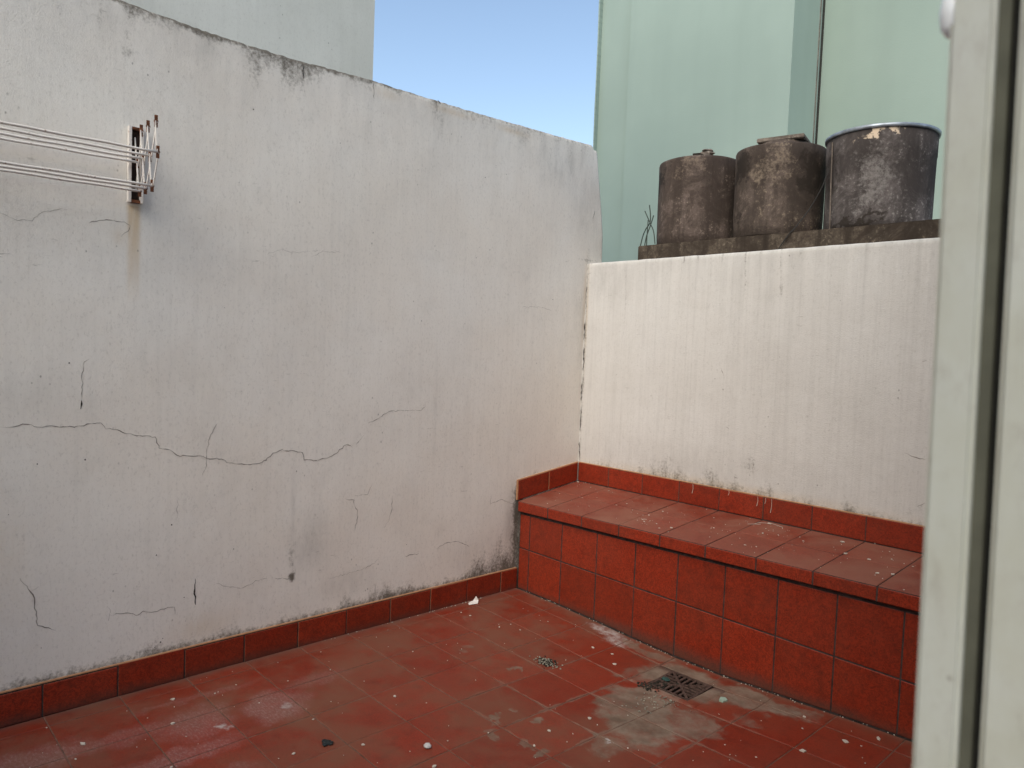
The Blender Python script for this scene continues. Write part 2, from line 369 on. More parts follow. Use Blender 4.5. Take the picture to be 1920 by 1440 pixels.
def tile(parent, quad, nrm, thick, mat, gap=.014, bev=.012, jit=.004, edge=None):
    """quad: four corners in order; face raised along nrm"""
    q = [Vector(p) for p in quad]; n = Vector(nrm).normalized()
    c = sum(q, Vector()) / 4; w = (q[1] - q[0]).length; h = (q[3] - q[0]).length
    u = (q[1] - q[0]).normalized(); v = (q[3] - q[0]).normalized()
    def sh(p, d):
        su = 1 if (p - c).dot(u) < 0 else -1; sv = 1 if (p - c).dot(v) < 0 else -1
        return p + u * su * d + v * sv * d
    off = n * rnd.uniform(-jit, jit); tilt = [n * rnd.uniform(-jit, jit) * .6 for _ in range(4)]
    q = [p + off + tl for p, tl in zip(q, tilt)]
    base = [sh(p, gap / 2) - n * thick for p in q]
    rim = [sh(p, gap / 2) - n * bev * .6 for p in q]
    top = [sh(p, gap / 2 + bev) for p in q]
    V = base + rim + top
    F = [(8, 9, 10, 11)]; mi = [0]
    for i in range(4):
        j = (i + 1) % 4
        F.append((4 + i, 4 + j, 8 + j, 8 + i)); mi.append(0)
        F.append((i, j, 4 + j, 4 + i)); mi.append(1)
    # orientation
    if (q[1] - q[0]).cross(q[3] - q[0]).dot(n) < 0: F = [tuple(reversed(f)) for f in F]
    return pydata('tile', V, F, [mat, edge or M['clay']], parent, mi=mi)

for j in range(len(fy) - 1):
    for i in range(len(fx) - 1):
        x0, x1, y1, y0 = fx[i], fx[i + 1], fy[j], fy[j + 1]
        if abs(y1 + 2.49) < .01 and 4.3 < x0 < 4.5: continue
        if abs(y1 + 2.49) < .01 and 5.3 < x0 < 5.5: x0 = PX1
        tile(floor, [(x0, y0, fz(x0, y0)), (x1, y0, fz(x1, y0)), (x1, y1, fz(x1, y1)), (x0, y1, fz(x0, y1))], (0, 0, 1), .03, M['floor'], gap=.015, jit=.0025, edge=M['grout'])
# cement bedding round the grate, with the square hole left open
V, F = [], []
xs = [4.41, 4.55, HX0, HX1, 5.66, PX1 + .01]; ys = [-3.485, HY0, HY1, -2.495]
sub = 4
X = []; [X.extend(np.linspace(xs[i], xs[i + 1], sub, endpoint=False)) for i in range(len(xs) - 1)]; X.append(xs[-1])
Y = []; [Y.extend(np.linspace(ys[i], ys[i + 1], sub, endpoint=False)) for i in range(len(ys) - 1)]; Y.append(ys[-1])
for y in Y:
    for x in X:
        e = min(x - xs[0], xs[-1] - x, y - ys[0], ys[-1] - y); V.append((x, y, fz(x, y) + (.012 + .008 * (float(vn(x * 9, y * 9, 3)) - .3) if e > .02 else -.008)))
for j in range(len(Y) - 1):
    for i in range(len(X) - 1):
        cx, cy = (X[i] + X[i + 1]) / 2, (Y[j] + Y[j + 1]) / 2
        if HX0 < cx < HX1 and HY0 < cy < HY1: continue
        a = j * len(X) + i; F.append((a, a + 1, a + 1 + len(X), a + len(X)))
cem = pydata('cement_patch', V, F, [M['floor']], floor, smooth=True)

# ------------------------------------------------------------------ left wall
TH = 0.0069; WX = -.045
TOPY = [-24, -10.52, -10.0, -9.36, -8.84, -7.72, -7.1, -6.21, -4.97, -3.57, -1.98, -.53, .08, .22, .31, .7]
TOPZ = [10.62, 10.57, 10.54, 10.52, 10.51, 10.52, 10.55, 10.58, 10.58, 10.60, 10.64, 10.69, 10.71, 10.69, 10.62, 10.6]
def ztop(y): return np.interp(y, TOPY, TOPZ) + .02 * (fbm(np.asarray(y) * 5, np.zeros_like(np.asarray(y, float)), 5) - .5) * (np.asarray(y) < -.6) + .015 * (vn(np.asarray(y) * 14, 0 * np.asarray(y), 9) - .5)
def yend(z): return np.interp(z, [0, 7.91, 8.61, 9.13, 10.03, 10.6, 10.75], [.67, .67, .66, .58, .40, .30, .22])
def ldisp(y, z): return .03 * (fbm(y * .55, z * .55, 11, 2) - .5) * np.clip((z - .6) / 1.5, 0, 1) + .004 * (fbm(y * 3.1, z * 3.1, 21, 2) - .5)
def grid_wall(name, us, zs, mapf, attrs, mats):
    U, Z = np.meshgrid(us, zs); P, ad = mapf(U, Z)
    n, m = U.shape
    me = bpy.data.meshes.new(name)
    idx = np.arange(n * m).reshape(n, m)
    q = np.stack([idx[:-1, :-1], idx[:-1, 1:], idx[1:, 1:], idx[1:, :-1]], -1).reshape(-1, 4)
    return P.reshape(-1, 3), q, {k: v.reshape(-1) for k, v in ad.items()}, (n, m)
def gauss(y, z, lst):
    s = 0
    for (a, b, sa, sb, amp) in lst: s = np.maximum(s, amp * np.exp(-((y - a) / sa) ** 2 - ((z - b) / sb) ** 2))
    return s
def band(v, v0, v1, soft): return np.clip((v - v0) / soft, 0, 1) * np.clip((v1 - v) / soft, 0, 1)

yy = np.concatenate([np.arange(-24, -12.6, .3), np.arange(-12.6, 0, .032), [0.0]]); ye = np.linspace(0, 1, 24)[1:]
us = np.concatenate([yy, 0.0 + ye * .67])
zs = np.concatenate([np.arange(-.1, 10.56, .032), [10.56]])
U, Z = np.meshgrid(us, zs)
zt = ztop(U); Zp = np.where(Z > 9.5, 9.5 + (Z - 9.5) / 1.06 * (zt - 9.5), Z)
Yp = np.where(U > 0, U / .67 * yend(Zp), U)
dd = zt - Zp
ta = np.interp(Yp, [-12, -10.6, -10.4, -9.9, -9.2, -8.9, -8.7, -8.3, -8.0, -7.7, -7.3, -7.1, -6.8, -6.5, -6.2, -5, -4.7, -4.4, -3, -1.5, -.3], [.3, .6, 1.1, 1.0, .9, .9, .85, 1.0, 1.1, 1.0, .8, .75, .75, .8, .6, .5, .7, .5, .45, .5, .45])
tr = np.interp(Yp, [-12, -10.6, -10.4, -9.9, -9.2, -8.9, -8.6, -8.3, -8.0, -7.7, -7.3, -7.0, -6.5, -6.2, -5, -4.7, -3, -1.5, -.3], [.12, .18, .3, .22, .18, .26, .42, .6, .55, .45, .26, .18, .4, .25, .3, .42, .5, .6, .7])
mold0 = np.interp(Yp, [-12, -6.2, -5, 0], [1.25, 1.15, .85, .7]) * np.exp(-(np.maximum(dd, 0) / (.05 + .09 * vn(Yp * 3, 0 * Yp, 88))) ** 2)
strk = .45 + 1.1 * vn(Yp * 7, Zp * .6, 31) ** 1.5
mold = np.maximum(mold0, ta * np.exp(-(np.maximum(dd, 0) / (tr * strk)) ** 1.3))
sk = .535 + 0 * Yp
sk = np.where(Yp > -2.06, 2.6 + (Yp + 2.06) / 2.06 * .26, sk); db = Zp - sk
ba = np.interp(Yp, [-12, -11, -9.2, -8, -6.8, -6, -5.5, -5, -4.4, -3.6, -3, -2.4, -2.07, -2.05, 0], [.8, .85, .9, .85, .85, .9, 1.1, 1.0, .8, .95, 1.1, 1.2, 1.2, .5, .45])
br = np.interp(Yp, [-12, -9.2, -8, -6.4, -5.6, -5, -4.3, -3.6, -3, -2.4, -2.07, -2.05, 0], [.14, .16, .13, .17, .28, .26, .16, .26, .4, .55, .7, .1, .12])
mold = np.maximum(mold, ba * np.exp(-(np.maximum(db, 0) / (br * (.5 + .9 * vn(Yp * 4, Zp, 41)))) ** 1.2))
mold = np.maximum(mold, 1.2 * np.exp(-(np.maximum(-2.07 - Yp, 0) / .12)) * np.clip((2.8 - Zp) * 2, 0, 1) * (Yp < -1.85))
mold = np.maximum(mold, gauss(Yp, Zp, [(-7.62, 1.35, .07, .1, 1.3), (-7.64, 1.9, .12, .5, .55), (-7.2, 2.3, .12, .35, .4), (-10.81, 10.3, .06, .3, .6), (-10.45, 9.85, .14, .14, .55), (-10.45, 10.1, .05, .12, .5), (.1, 8.0, .12, .5, .45), (-.15, 6.9, .2, .5, .35), (-.3, 9.6, .25, .2, .4), (.1, 10.2, .1, .4, .2), (.64, 9, .04, 1.2, .8), (.1, 7.9, .5, .05, .7), (-7.63, 10.2, .05, .3, .6), (-11.0, 4.57, .03, .08, .6)]))
grime = .12 * fbm(Yp * .8, Zp * .6, 51) + .10 * np.clip(fbm(Yp * 2, Zp * .5, 61) - .5, 0, 1)
grime = np.maximum(grime, gauss(Yp, Zp, [(-.9, 9.9, .9, .6, .32), (0, 9.2, .7, 1.2, .25), (-.1, 6.6, .4, 1.4, .28), (-4.5, 4.2, .07, 1.4, .2), (-7.62, 2.6, .06, 1.2, .25), (-7.3, 1.9, .5, .7, .3), (-3, 1.1, 1.2, .5, .2), (-6.5, 1.0, .8, .3, .22), (-11.6, 4.8, .8, .5, .15), (-2.2, 1.6, .25, 1.0, .45), (.5, 8.2, .3, 1, .25)]))
grime = grime + .28 * np.exp(-(dd / .8) ** 1.5) * np.clip(fbm(Yp * 3, Zp * .3, 71) * 1.6 - .3, 0, 1)
rust = band(Yp, -10.44, -10.22, .05) * np.clip((7.62 - Zp) / .03, 0, 1) * np.clip((Zp - 6.1) / 1.5, 0, 1) ** .8 * .75
rust = np.maximum(rust, gauss(Yp, Zp, [(-9.19, .8, .45, .22, .22), (-10.5, 7.1, .12, .15, .25), (-11.9, 2.4, .25, .6, .15), (-4.3, 10.45, .5, .06, .35), (-2.6, 10.45, .4, .06, .4), (-5.9, 10.4, .3, .1, .2), (0.02, 6.8, .06, 1.0, .3)]))
X = WX + ldisp(Yp, Zp)
edge_r = np.clip(1 - dd / .07, 0, 1); X = X - .02 * edge_r ** 3 + .02 * (vn(Yp * 8, Zp * 8, 77) - .5) * edge_r
er2 = np.clip(1 - (yend(Zp) - Yp) / .1, 0, 1) * (Yp > 0); X = X - .06 * er2 ** 2
n, m = U.shape; N = n * m
P = np.stack([X, Yp, Zp], -1).reshape(-1, 3)
idx = np.arange(N).reshape(n, m)
Q = np.stack([idx[:-1, :-1], idx[:-1, 1:], idx[1:, 1:], idx[1:, :-1]], -1).reshape(-1, 4)
# top, end and back faces
TB = -.85
topb = P[idx[-1]].copy(); topb[:, 0] = TB; endb = P[idx[:, -1]].copy(); endb[:, 0] = TB
P2 = np.concatenate([P, topb, endb, [[TB, -24, -.1], [TB, .67, -.1]]])
i_t = N + np.arange(m); i_e = N + m + np.arange(n)
Qt = np.stack([idx[-1, :-1], idx[-1, 1:], i_t[1:], i_t[:-1]], -1)
Qe = np.stack([idx[:-1, -1], i_e[:-1], i_e[1:], idx[1:, -1]], -1)
bk = [list(map(int, [N + m + n, *i_t, *i_e[::-1]]))]
allf = Q.tolist() + Qt.tolist() + Qe.tolist() + bk
def mk_wall(name, P, F, A, mat):
    me = bpy.data.meshes.new(name); me.from_pydata((P * S).tolist(), [], F); me.update()
    for k, v in A.items():
        a = me.attributes.new(k, 'FLOAT', 'POINT'); buf = np.zeros(len(P), dtype=np.float32); buf[:len(v)] = v; a.data.foreach_set('value', buf)
    return link(name, me, None, [mat])
lw = mk_wall('left_wall', P2, allf, {'mold': np.concatenate([mold.ravel(), np.full(m, .7)]), 'grime': grime.ravel(), 'rust': rust.ravel()}, M['left'])
lw.data.polygons.foreach_set('use_smooth', [True] * (len(Q)) + [False] * (len(allf) - len(Q))); lw.data.update()
lw.rotation_euler = (0, 0, -TH)
tag(lw, 'tall grey-white plastered parapet wall on the left, cracked and mould stained along its top', 'wall')

def ribbon(path, w, nrm_axis, off, dispf, seed, mat, parent, name='crack'):
    r = random.Random(seed); pts = []
    for i in range(len(path) - 1):
        a, b = path[i], path[i + 1]; L = math.hypot(b[0] - a[0], b[1] - a[1]); k = max(1, int(L / .045))
        for q in range(k):
            t = q / k; j = .016 if q else .006
            pts.append((a[0] + (b[0] - a[0]) * t + r.uniform(-j, j), a[1] + (b[1] - a[1]) * t + r.uniform(-j, j)))
    pts.append(path[-1]); V, F = [], []
    n = len(pts)
    for i, p in enumerate(pts):
        a, b = pts[max(i - 1, 0)], pts[min(i + 1, n - 1)]; dx, dy = b[0] - a[0], b[1] - a[1]; L = math.hypot(dx, dy) or 1
        e = min(1, min(i, n - 1 - i) / 2 + .25); ww = .005 * w * e * r.uniform(.25, 1.5)
        nx_, ny_ = -dy / L * ww, dx / L * ww
        for s_ in (-1, 1):
            u, z = p[0] + nx_ * s_, p[1] + ny_ * s_; d = float(dispf(np.array(u), np.array(z)))
            V.append((off + d + .004, u, z) if nrm_axis == 'x' else (u, off - d - .004, z))
    for i in range(n - 1): F.append((2 * i, 2 * i + 1, 2 * i + 3, 2 * i + 2))
    return pydata(name, V, F, [mat], parent)
CR= [([(-12.009, 4.29), (-11.924, 4.278), (-11.684, 4.314), (-11.504, 4.258), (-11.343, 4.272), (-11.25, 4.26), (-11.108, 4.248), (-10.939, 4.281), (-10.754, 4.296), (-10.69, 4.195), (-10.589, 4.187), (-10.46, 4.138), (-10.302, 4.087), (-9.979, 4.043), (-9.927, 3.854), (-9.753, 3.813), (-9.595, 3.705), (-9.287, 3.695), (-9.181, 3.629), (-9.014, 3.631), (-8.715, 3.504), (-8.44, 3.466), (-8.276, 3.485), (-8.142, 3.53), (-8.168, 3.525), (-8.035, 3.64), (-7.864, 3.694), (-7.634, 3.658), (-7.464, 3.606), (-7.439, 3.478), (-7.247, 3.443), (-6.909, 3.49), (-6.776, 3.55), (-6.719, 3.623), (-6.564, 3.701), (-6.443, 3.64)], 1.0), ([(-6.364, 3.689), (-6.186, 3.857)], 0.9), ([(-6.111, 4.088), (-5.925, 4.153), (-5.631, 4.307), (-5.323, 4.316), (-4.867, 4.294), (-4.768, 4.375), (-4.771, 4.452)], 0.8), ([(-9.025, 4.213), (-9.142, 3.972), (-9.183, 3.697), (-9.179, 3.511), (-9.246, 3.363)], 0.7), ([(-10.913, 5.253), (-10.99, 5.213), (-11.009, 5.039), (-11.013, 4.645)], 0.7), ([(-11.02, 4.645), (-11.026, 4.511)], 2.6), ([(-11.768, 2.104), (-11.639, 1.89), (-11.594, 1.786), (-11.57, 1.549), (-11.551, 1.376), (-11.407, 1.314), (-11.325, 1.25)], 1.1), ([(-11.639, 1.89), (-11.538, 1.951)], 0.7), ([(-10.639, 1.462), (-10.6, 1.39), (-10.607, 1.319), (-10.624, 1.236)], 0.9), ([(-10.607, 1.319), (-10.377, 1.296), (-10.189, 1.225), (-10.135, 1.272), (-10.011, 1.221), (-9.858, 1.241), (-9.659, 1.237), (-9.642, 1.117)], 0.8), ([(-9.337, 1.647), (-9.339, 1.392), (-9.321, 1.201)], 1.8), ([(-8.991, 1.502), (-8.785, 1.407), (-8.559, 1.33), (-8.396, 1.363), (-8.297, 1.41), (-8.095, 1.411)], 0.5), ([(-9.633, 3.005), (-9.637, 2.703)], 0.5), ([(-7.948, 1.393), (-7.629, 1.315)], 0.7), ([(-6.881, 1.18), (-6.527, 1.196), (-6.203, 1.209), (-5.87, 1.297), (-5.767, 1.409)], 0.5), ([(-5.144, 1.315), (-4.796, 1.315)], 0.9), ([(-4.367, 1.351), (-4.073, 1.425), (-3.768, 1.418), (-3.447, 1.244)], 1.0), ([(-6.573, 2.672), (-6.37, 2.613), (-6.367, 2.523), (-6.29, 2.405), (-6.297, 2.225), (-6.339, 2.014)], 0.8), ([(-6.373, 2.704), (-6.085, 2.69), (-5.987, 2.88)], 0.5), ([(-5.505, 2.607), (-5.516, 2.308), (-5.574, 2.091), (-5.678, 1.963)], 0.8), ([(-2.876, 2.315), (-2.867, 2.125), (-2.561, 2.195), (-2.267, 2.075), (-2.119, 2.036)], 0.7), ([(-12.017, 7.224), (-11.813, 7.157), (-11.646, 7.181), (-11.519, 7.324), (-11.191, 7.425)], 0.5), ([(-10.939, 7.245), (-10.705, 7.331), (-10.463, 7.326), (-10.376, 7.285), (-10.413, 7.2), (-10.51, 7.107)], 0.8), ([(-7.376, 7.166), (-7.168, 7.286), (-6.788, 7.291)], 0.4), ([(-8.223, 7.089), (-7.935, 7.233), (-7.785, 7.176), (-7.221, 7.28)], 0.3), ([(0.248, 9.146), (0.217, 9.01), (0.208, 8.837)], 1.3), ([(-2.1, 6.605), (-1.583, 6.638), (-1.13, 6.567)], 0.4), ([(-7.639, 10.495), (-7.626, 10.407), (-7.621, 10.206)], 1.4), ([(-6.21, 10.57), (-6.188, 10.25)], 1.0), ([(-4.708, 10.596), (-4.624, 10.532)], 1.8)]
SP= [(-8.93, 6.138), (-8.51, 9.482), (-9.715, 2.599), (-9.943, 2.14), (-6.62, 1.355), (-5.12, 1.552), (-11.907, 3.047), (-4.423, 3.45), (-9.947, 0.64), (-9.859, 0.705), (-9.828, 0.758), (-11.506, 1.032), (-9.505, 1.366), (-10.957, 3.752), (-11.566, 3.737)]
CRR= [[(7.706, 5.685), (7.747, 5.705), (7.788, 5.716)], [(4.693, 3.497), (4.692, 3.31)], [(7.775, 3.17), (7.914, 3.261)], [(7.53, 4.072), (7.723, 4.023), (7.868, 4.006)], [(4.021, 4.171), (4.099, 4.123)], [(4.268, 3.156), (4.355, 3.125)], [(3.834, 5.399), (3.907, 5.234)], [(2.577, 4.644), (2.676, 4.64)], [(2.718, 3.937), (2.8, 3.97)]]

for i, (path, w) in enumerate(CR):
    ribbon(path, w, 'x', WX, ldisp, 100 + i, M['crack_dark'] if w > 1.25 else M['crack'], lw)
r3 = random.Random(5); spv, spf = [], []
for (y, z) in SP + [(r3.uniform(-11.5, -.5), r3.uniform(1, 10)) for _ in range(5)]:
    q = len(spv); a0 = r3.uniform(0, 6); rr = r3.uniform(.006, .014); d = float(ldisp(np.array(y), np.array(z)))
    for k in range(6): spv.append((WX + d + .004, y + rr * math.cos(a0 + k) * r3.uniform(.6, 1.2), z + rr * math.sin(a0 + k)))
    spf.append(list(range(q, q + 6)))
sp_o = pydata('dark_pinholes', spv, spf, [M['crack_dark']], lw); sp_o['kind'] = 'stuff'

# skirting along the foot of the left wall (built in the wall's own frame)
jy = [-1.975, -2.49] + [-3.491 - k for k in range(0, 19)]
for a, b in zip(jy[:-1], jy[1:]):
    zt_ = .515 + rnd.uniform(-.006, .006) + (.03 if abs(a + 9.49) < .02 else 0) - .0012 * (-a)
    tile(lw, [(0, b, .0), (0, a, .0), (0, a, zt_), (0, b, zt_)], (1, 0, 0), .045, M['tile'], gap=.022)
bed = box('skirting_mortar', (-.046, -.012, -22, -1.98, -.05, .50), [M['grout_dark']], lw)
box('skirting_cap', (-.05, -.004, -22, -2.0, .512, .527), [M['clay']], lw)
def seatz(x, y):
    f = (y - NOY) / (0 - NOY); return (2.112 + .0154 * max(x, 0)) * (1 - f) + 2.383 * f
sj = [(-2.05, -1.03), (-1.03, -.01)]
for a, b in sj:
    tile(lw, [(0, a, seatz(0, a)), (0, b, seatz(0, b)), (0, b, seatz(0, b) + .466), (0, a, seatz(0, a) + .472)], (1, 0, 0), .045, M['tile'], gap=.016)
v_, f_ = [(-.05, -2.075, 2.60), (-.004, -2.075, 2.60), (-.004, 0, 2.862), (-.05, 0, 2.862), (-.05, -2.075, 2.58), (-.004, -2.075, 2.58), (-.004, 0, 2.842), (-.05, 0, 2.842)], [(0, 1, 2, 3), (7, 6, 5, 4), (1, 5, 6, 2), (0, 4, 5, 1)]
pydata('skirting_cap', v_, f_, [M['clay']], lw)
box('skirting_edge', (-.05, -.006, -2.078, -2.056, 2.13, 2.59), [M['clay']], lw)

# ------------------------------------------------------------------ right wall
RY = .045
def rdisp(x, z): return .03 * (fbm(x * .5, z * .5, 211, 3) - .5) + .006 * (fbm(x * 3, z * 3, 221, 2) - .5)
us = np.concatenate([np.arange(-.06, 8.3, .032), np.arange(8.3, 11.5, .2)]); zs = np.concatenate([np.arange(1.2, 7.8, .032), [7.815]])
U, Z = np.meshgrid(us, zs); n, m = U.shape; N = n * m
Zp = np.where(Z > 7.3, 7.3 + (Z - 7.3) * (1 + .02 * (vn(U * 4, 0 * U, 3) - .5)), Z)
dd = 7.82 - Zp
drip = np.clip(vn(U * 9, Zp * .12, 303) - .62, 0, 1) * 2.2 * np.exp(-(dd / (1.2 + 2.5 * vn(U * 9, 0 * U, 305))) ** 1.2)
mold = .22 * np.exp(-(dd / .35) ** 1) * vn(U * 8, Zp, 9)
for (x, L, a, w) in [(1.19, 2.6, .5, .03), (1.6, 1.0, .3, .03), (2.05, 1.6, .32, .03), (2.32, .6, .3, .03), (3.15, .7, .4, .05), (3.47, 1.8, .48, .035), (3.75, .7, .35, .04), (4.28, 1.4, .5, .035), (4.61, 4.0, .42, .022), (5.05, 1.3, .5, .04), (5.45, .6, .3, .04), (6.2, 1.9, .28, .04), (6.9, .8, .25, .05), (2.75, 1.0, .25, .03)]:
    mold = np.maximum(mold, 1.45 * a * np.exp(-((U - x - .02 * np.sin(Zp * 3)) / w) ** 2) * np.clip(1 - dd / L, 0, 1) ** .6)
db = Zp - 2.86
mold = np.maximum(mold, np.interp(U, [0, 1.5, 2.4, 4, 6.4, 6.7, 6.9, 8], [.55, .55, .8, .75, .6, 1.1, .75, .55]) * np.exp(-(np.maximum(db, 0) / (np.interp(U, [0, 2.4, 4.6, 6, 8], [.12, .3, .3, .14, .14]) * (.4 + 1.1 * vn(U * 4, Zp, 7)))) ** 1.1))
mold = np.maximum(mold, gauss(U, Zp, [(2.78, 7.76, .035, .12, 1.1), (2.5, 3.15, .4, .3, .5), (4.6, 3.4, .35, .3, .45), (3.8, 3.6, .3, .15, .38), (3.4, 3.1, 1.2, .3, .35), (6.2, 4.5, 1.5, .9, .22), (5.5, 3.3, 1.5, .3, .3), (0.0, 5, .05, 6, .7), (7.8, 3.1, .4, .2, .25), (6.9, 5.0, .8, .6, .25), (2.6, 4.2, .1, .3, .35), (5.6, 6.6, .7, .5, .2)]))
grime = .1 * fbm(U, Zp * .7, 401) + .45 * drip * .5 + .25 * np.exp(-(dd / .5)) * vn(U * 5, 0 * U, 8) + gauss(U, Zp, [(.6, 7.4, 1, .5, .15), (3, 3.2, 3.5, .5, .16)])
Yv = RY - rdisp(U, Zp) + .03 * np.clip(1 - dd / .08, 0, 1) ** 2
P = np.stack([U, Yv, Zp], -1).reshape(-1, 3); idx = np.arange(N).reshape(n, m)
Q = np.stack([idx[:-1, :-1], idx[:-1, 1:], idx[1:, 1:], idx[1:, :-1]], -1).reshape(-1, 4)
topb = P[idx[-1]].copy(); topb[:, 1] = .66; i_t = N + np.arange(m)
Qt = np.stack([idx[-1, :-1], idx[-1, 1:], i_t[1:], i_t[:-1]], -1)
P2 = np.concatenate([P, topb, [[-.06, .66, -.4], [11.5, .66, -.4], [-.06, RY + .02, -.4], [11.5, RY + .02, -.4]]])
k0 = N + m
allf = Q.tolist() + Qt.tolist() + [[k0, *i_t.tolist(), k0 + 1][::-1], [k0 + 2, k0 + 3, int(idx[0, -1]), int(idx[0, 0])], [k0 + 3, k0 + 1, int(i_t[-1]), *idx[:, -1][::-1].tolist()]]
rw = mk_wall('right_wall', P2, allf, {'mold': mold.ravel(), 'grime': grime.ravel(), 'rust': gauss(U, Zp, [(4, 2.9, 3.5, .1, .3), (.02, 6.5, .03, 1.2, .4)]).ravel()}, M['right'])
rw.data.polygons.foreach_set('use_smooth', [True] * (len(Q)) + [False] * (len(allf) - len(Q))); rw.data.update()
tag(rw, 'low cream plastered wall behind the red tiled bench, with thin rain streaks down from its top', 'wall')
for i, path in enumerate(CRR): ribbon(path, 1.0, 'y', RY, rdisp, 300 + i, M['crack'], rw)
cpath = [(-.012 + .01 * math.sin(z * 5), z) for z in np.arange(2.9, 7.8, .15)]
for i in range(0, len(cpath) - 4, 5): ribbon([(x + .0, z) for x, z in cpath[i:i + 4 + i % 2]], rnd.choice([1.2, 1.8, 2.4]), 'y', RY - .012, rdisp, 400 + i, M['crack_dark'], rw)
for k in range(11):
    x0 = (k - .026) if k else 0.0; x1 = k + 1 - .026
    zt_ = 2.849 + rnd.uniform(-.006, .006)
    tile(rw, [(x0, 0, 2.383), (x1, 0, 2.383), (x1, 0, zt_), (x0, 0, zt_)], (0, -1, 0), .045, M['tile'], gap=.018)
box('skirting_cap', (0, 11, .004, .05, 2.850, 2.864), [M['clay']], rw)
box('skirting_mortar', (0, 11, .012, .046, 2.3, 2.84), [M['grout_dark']], rw)

# ------------------------------------------------------------------ tiled bench
bench = pydata('bench', *[[], []], [M['grout_dark']]) if False else link('tiled_bench', None)
bench.empty_display_size = .1
tag(bench, 'built-in masonry bench faced with red tiles under the cream wall', 'bench')
core_v = []
def corex(x):
    return [(x, -D + .012, -.3), (x, -D + .012, 1.95), (x, NOY + .012, 2.112 - .24 + .0154 * x), (x, NOY + .012, seatz(x, NOY) - .016), (x, -.0, seatz(x, 0) - .016), (x, 0, -.3)]
cv, cf = [], []
for k in range(12):
    cv += corex(0.95 * k + .0)
for k in range(11): cf += [(6 * k + i, 6 * k + (i + 1) % 6, 6 * k + (i + 1) % 6 + 6, 6 * k + i + 6) for i in range(6)]
cf += [tuple(reversed(range(6))), tuple(range(66, 72))]
pydata('core', cv, [tuple(reversed(f)) for f in cf], [M['grout_dark']], bench)
bj = [0.0] + [.3281 + 1.0012 * k for k in range(12)]
def mz(x): return 1 - .0149 * (x - .33)
for a, b in zip(bj[:-1], bj[1:]):
    za, zb = fz(a, -D) - .0, fz(b, -D)
    tile(bench, [(a, -D, za), (b, -D, zb), (b, -D, mz(b)), (a, -D, mz(a))], (0, -1, 0), .04, M['tile'], gap=.024, edge=M['grout_dark'])
    tile(bench, [(a, -D, mz(a)), (b, -D, mz(b)), (b, -D, 1.80 + .0154 * b), (a, -D, 1.80 + .0154 * a)], (0, -1, 0), .04, M['tile'], gap=.024, edge=M['grout_dark'])
for k in range(11):
    a = (k - .042) if k else 0.0; b = k + 1 - .042; a2 = (k - .026) if k else 0.0; b2 = k + 1 - .026
    jog = rnd.uniform(-.004, .004)
    tile(bench, [(a, NOY, 1.862 + .0154 * a + jog), (b, NOY, 1.862 + .0154 * b + jog), (b, NOY, seatz(b, NOY) - .004), (a, NOY, seatz(a, NOY) - .004)], (0, -1, 0), .045, M['tile'], gap=.026, edge=M['grout'])
    am, bm_ = (a + a2) / 2, (b + b2) / 2; ym = -1.0
    tile(bench, [(a, NOY + .004, seatz(a, NOY)), (b, NOY + .004, seatz(b, NOY)), (bm_, ym, seatz(b, ym)), (am, ym, seatz(a, ym))], (0, 0, 1), .04, M['seat'], gap=.017, edge=M['grout_dark'])
    tile(bench, [(am, ym, seatz(a, ym)), (bm_, ym, seatz(b, ym)), (b2, 0, seatz(b, 0)), (a2, 0, seatz(a, 0))], (0, 0, 1), .04, M['seat'], gap=.017, edge=M['grout_dark'])

# ------------------------------------------------------------------ drain grate
grate = link('drain_grate', None); GC = (5.14, -2.94); GZ = fz(*GC) + .028
grate.location = Vector((GC[0], GC[1], GZ)) * S; grate.rotation_euler = (0, math.radians(.4), math.radians(2.0)); grate.empty_display_size = .1
tag(grate, 'rusty square iron floor drain grate set in grey cement, clogged on its left corner', 'drain')
hw = .405; fr = .05
rim = join([boxdata(-hw, hw, -hw, -hw + fr, -.03, 0), boxdata(-hw, hw, hw - fr, hw, -.03, 0), boxdata(-hw, -hw + fr, -hw + fr, hw - fr, -.03, 0), boxdata(hw - fr, hw, -hw + fr, hw - fr, -.03, 0)])
pydata('frame', *rim, [M['iron']], grate)
def barm(a, b, w, z0, z1):
    a, b = Vector(a), Vector(b); d = (b - a).normalized(); n = Vector((-d.y, d.x)) * w / 2
    v = [(*(a - n), z0), (*(b - n), z0), (*(b + n), z0), (*(a + n), z0), (*(a - n), z1), (*(b - n), z1), (*(b + n), z1), (*(a + n), z1)]
    return v, [(3, 2, 1, 0), (4, 5, 6, 7), (0, 1, 5, 4), (1, 2, 6, 5), (2, 3, 7, 6), (3, 0, 4, 7)]
i0 = hw - fr
for s1, s2 in ((1, 1), (1, -1)):
    pydata('brace', *barm((-i0 * s1, -i0 * s2), (i0 * s1, i0 * s2), .045, -.028, -.001 - .0012 * (s2 > 0)), [M['iron']], grate)
for side in range(4):
    A = Matrix.Rotation(side * math.pi / 2, 2)
    for k in range(-3, 4):
        u = k * .098; e = abs(u) + .03
        if e > i0 - .05: continue
        a = A @ Vector((u, e)); b = A @ Vector((u, i0 + .004)); pydata('slat', *barm(a, b, .042, -.026, -.003), [M['iron']], grate)
pit = join([boxdata(HX0 - .02, HX0, HY0, HY1, -.55, fz(HX0, -3) - .0), boxdata(HX1, HX1 + .02, HY0, HY1, -.55, fz(HX1, -3) - .0), boxdata(HX0, HX1, HY0 - .02, HY0, -.55, fz(5, HY0) - .0), boxdata(HX0, HX1, HY1, HY1 + .02, -.55, fz(5, HY1) - .0), boxdata(HX0, HX1, HY0, HY1, -.6, -.55)])
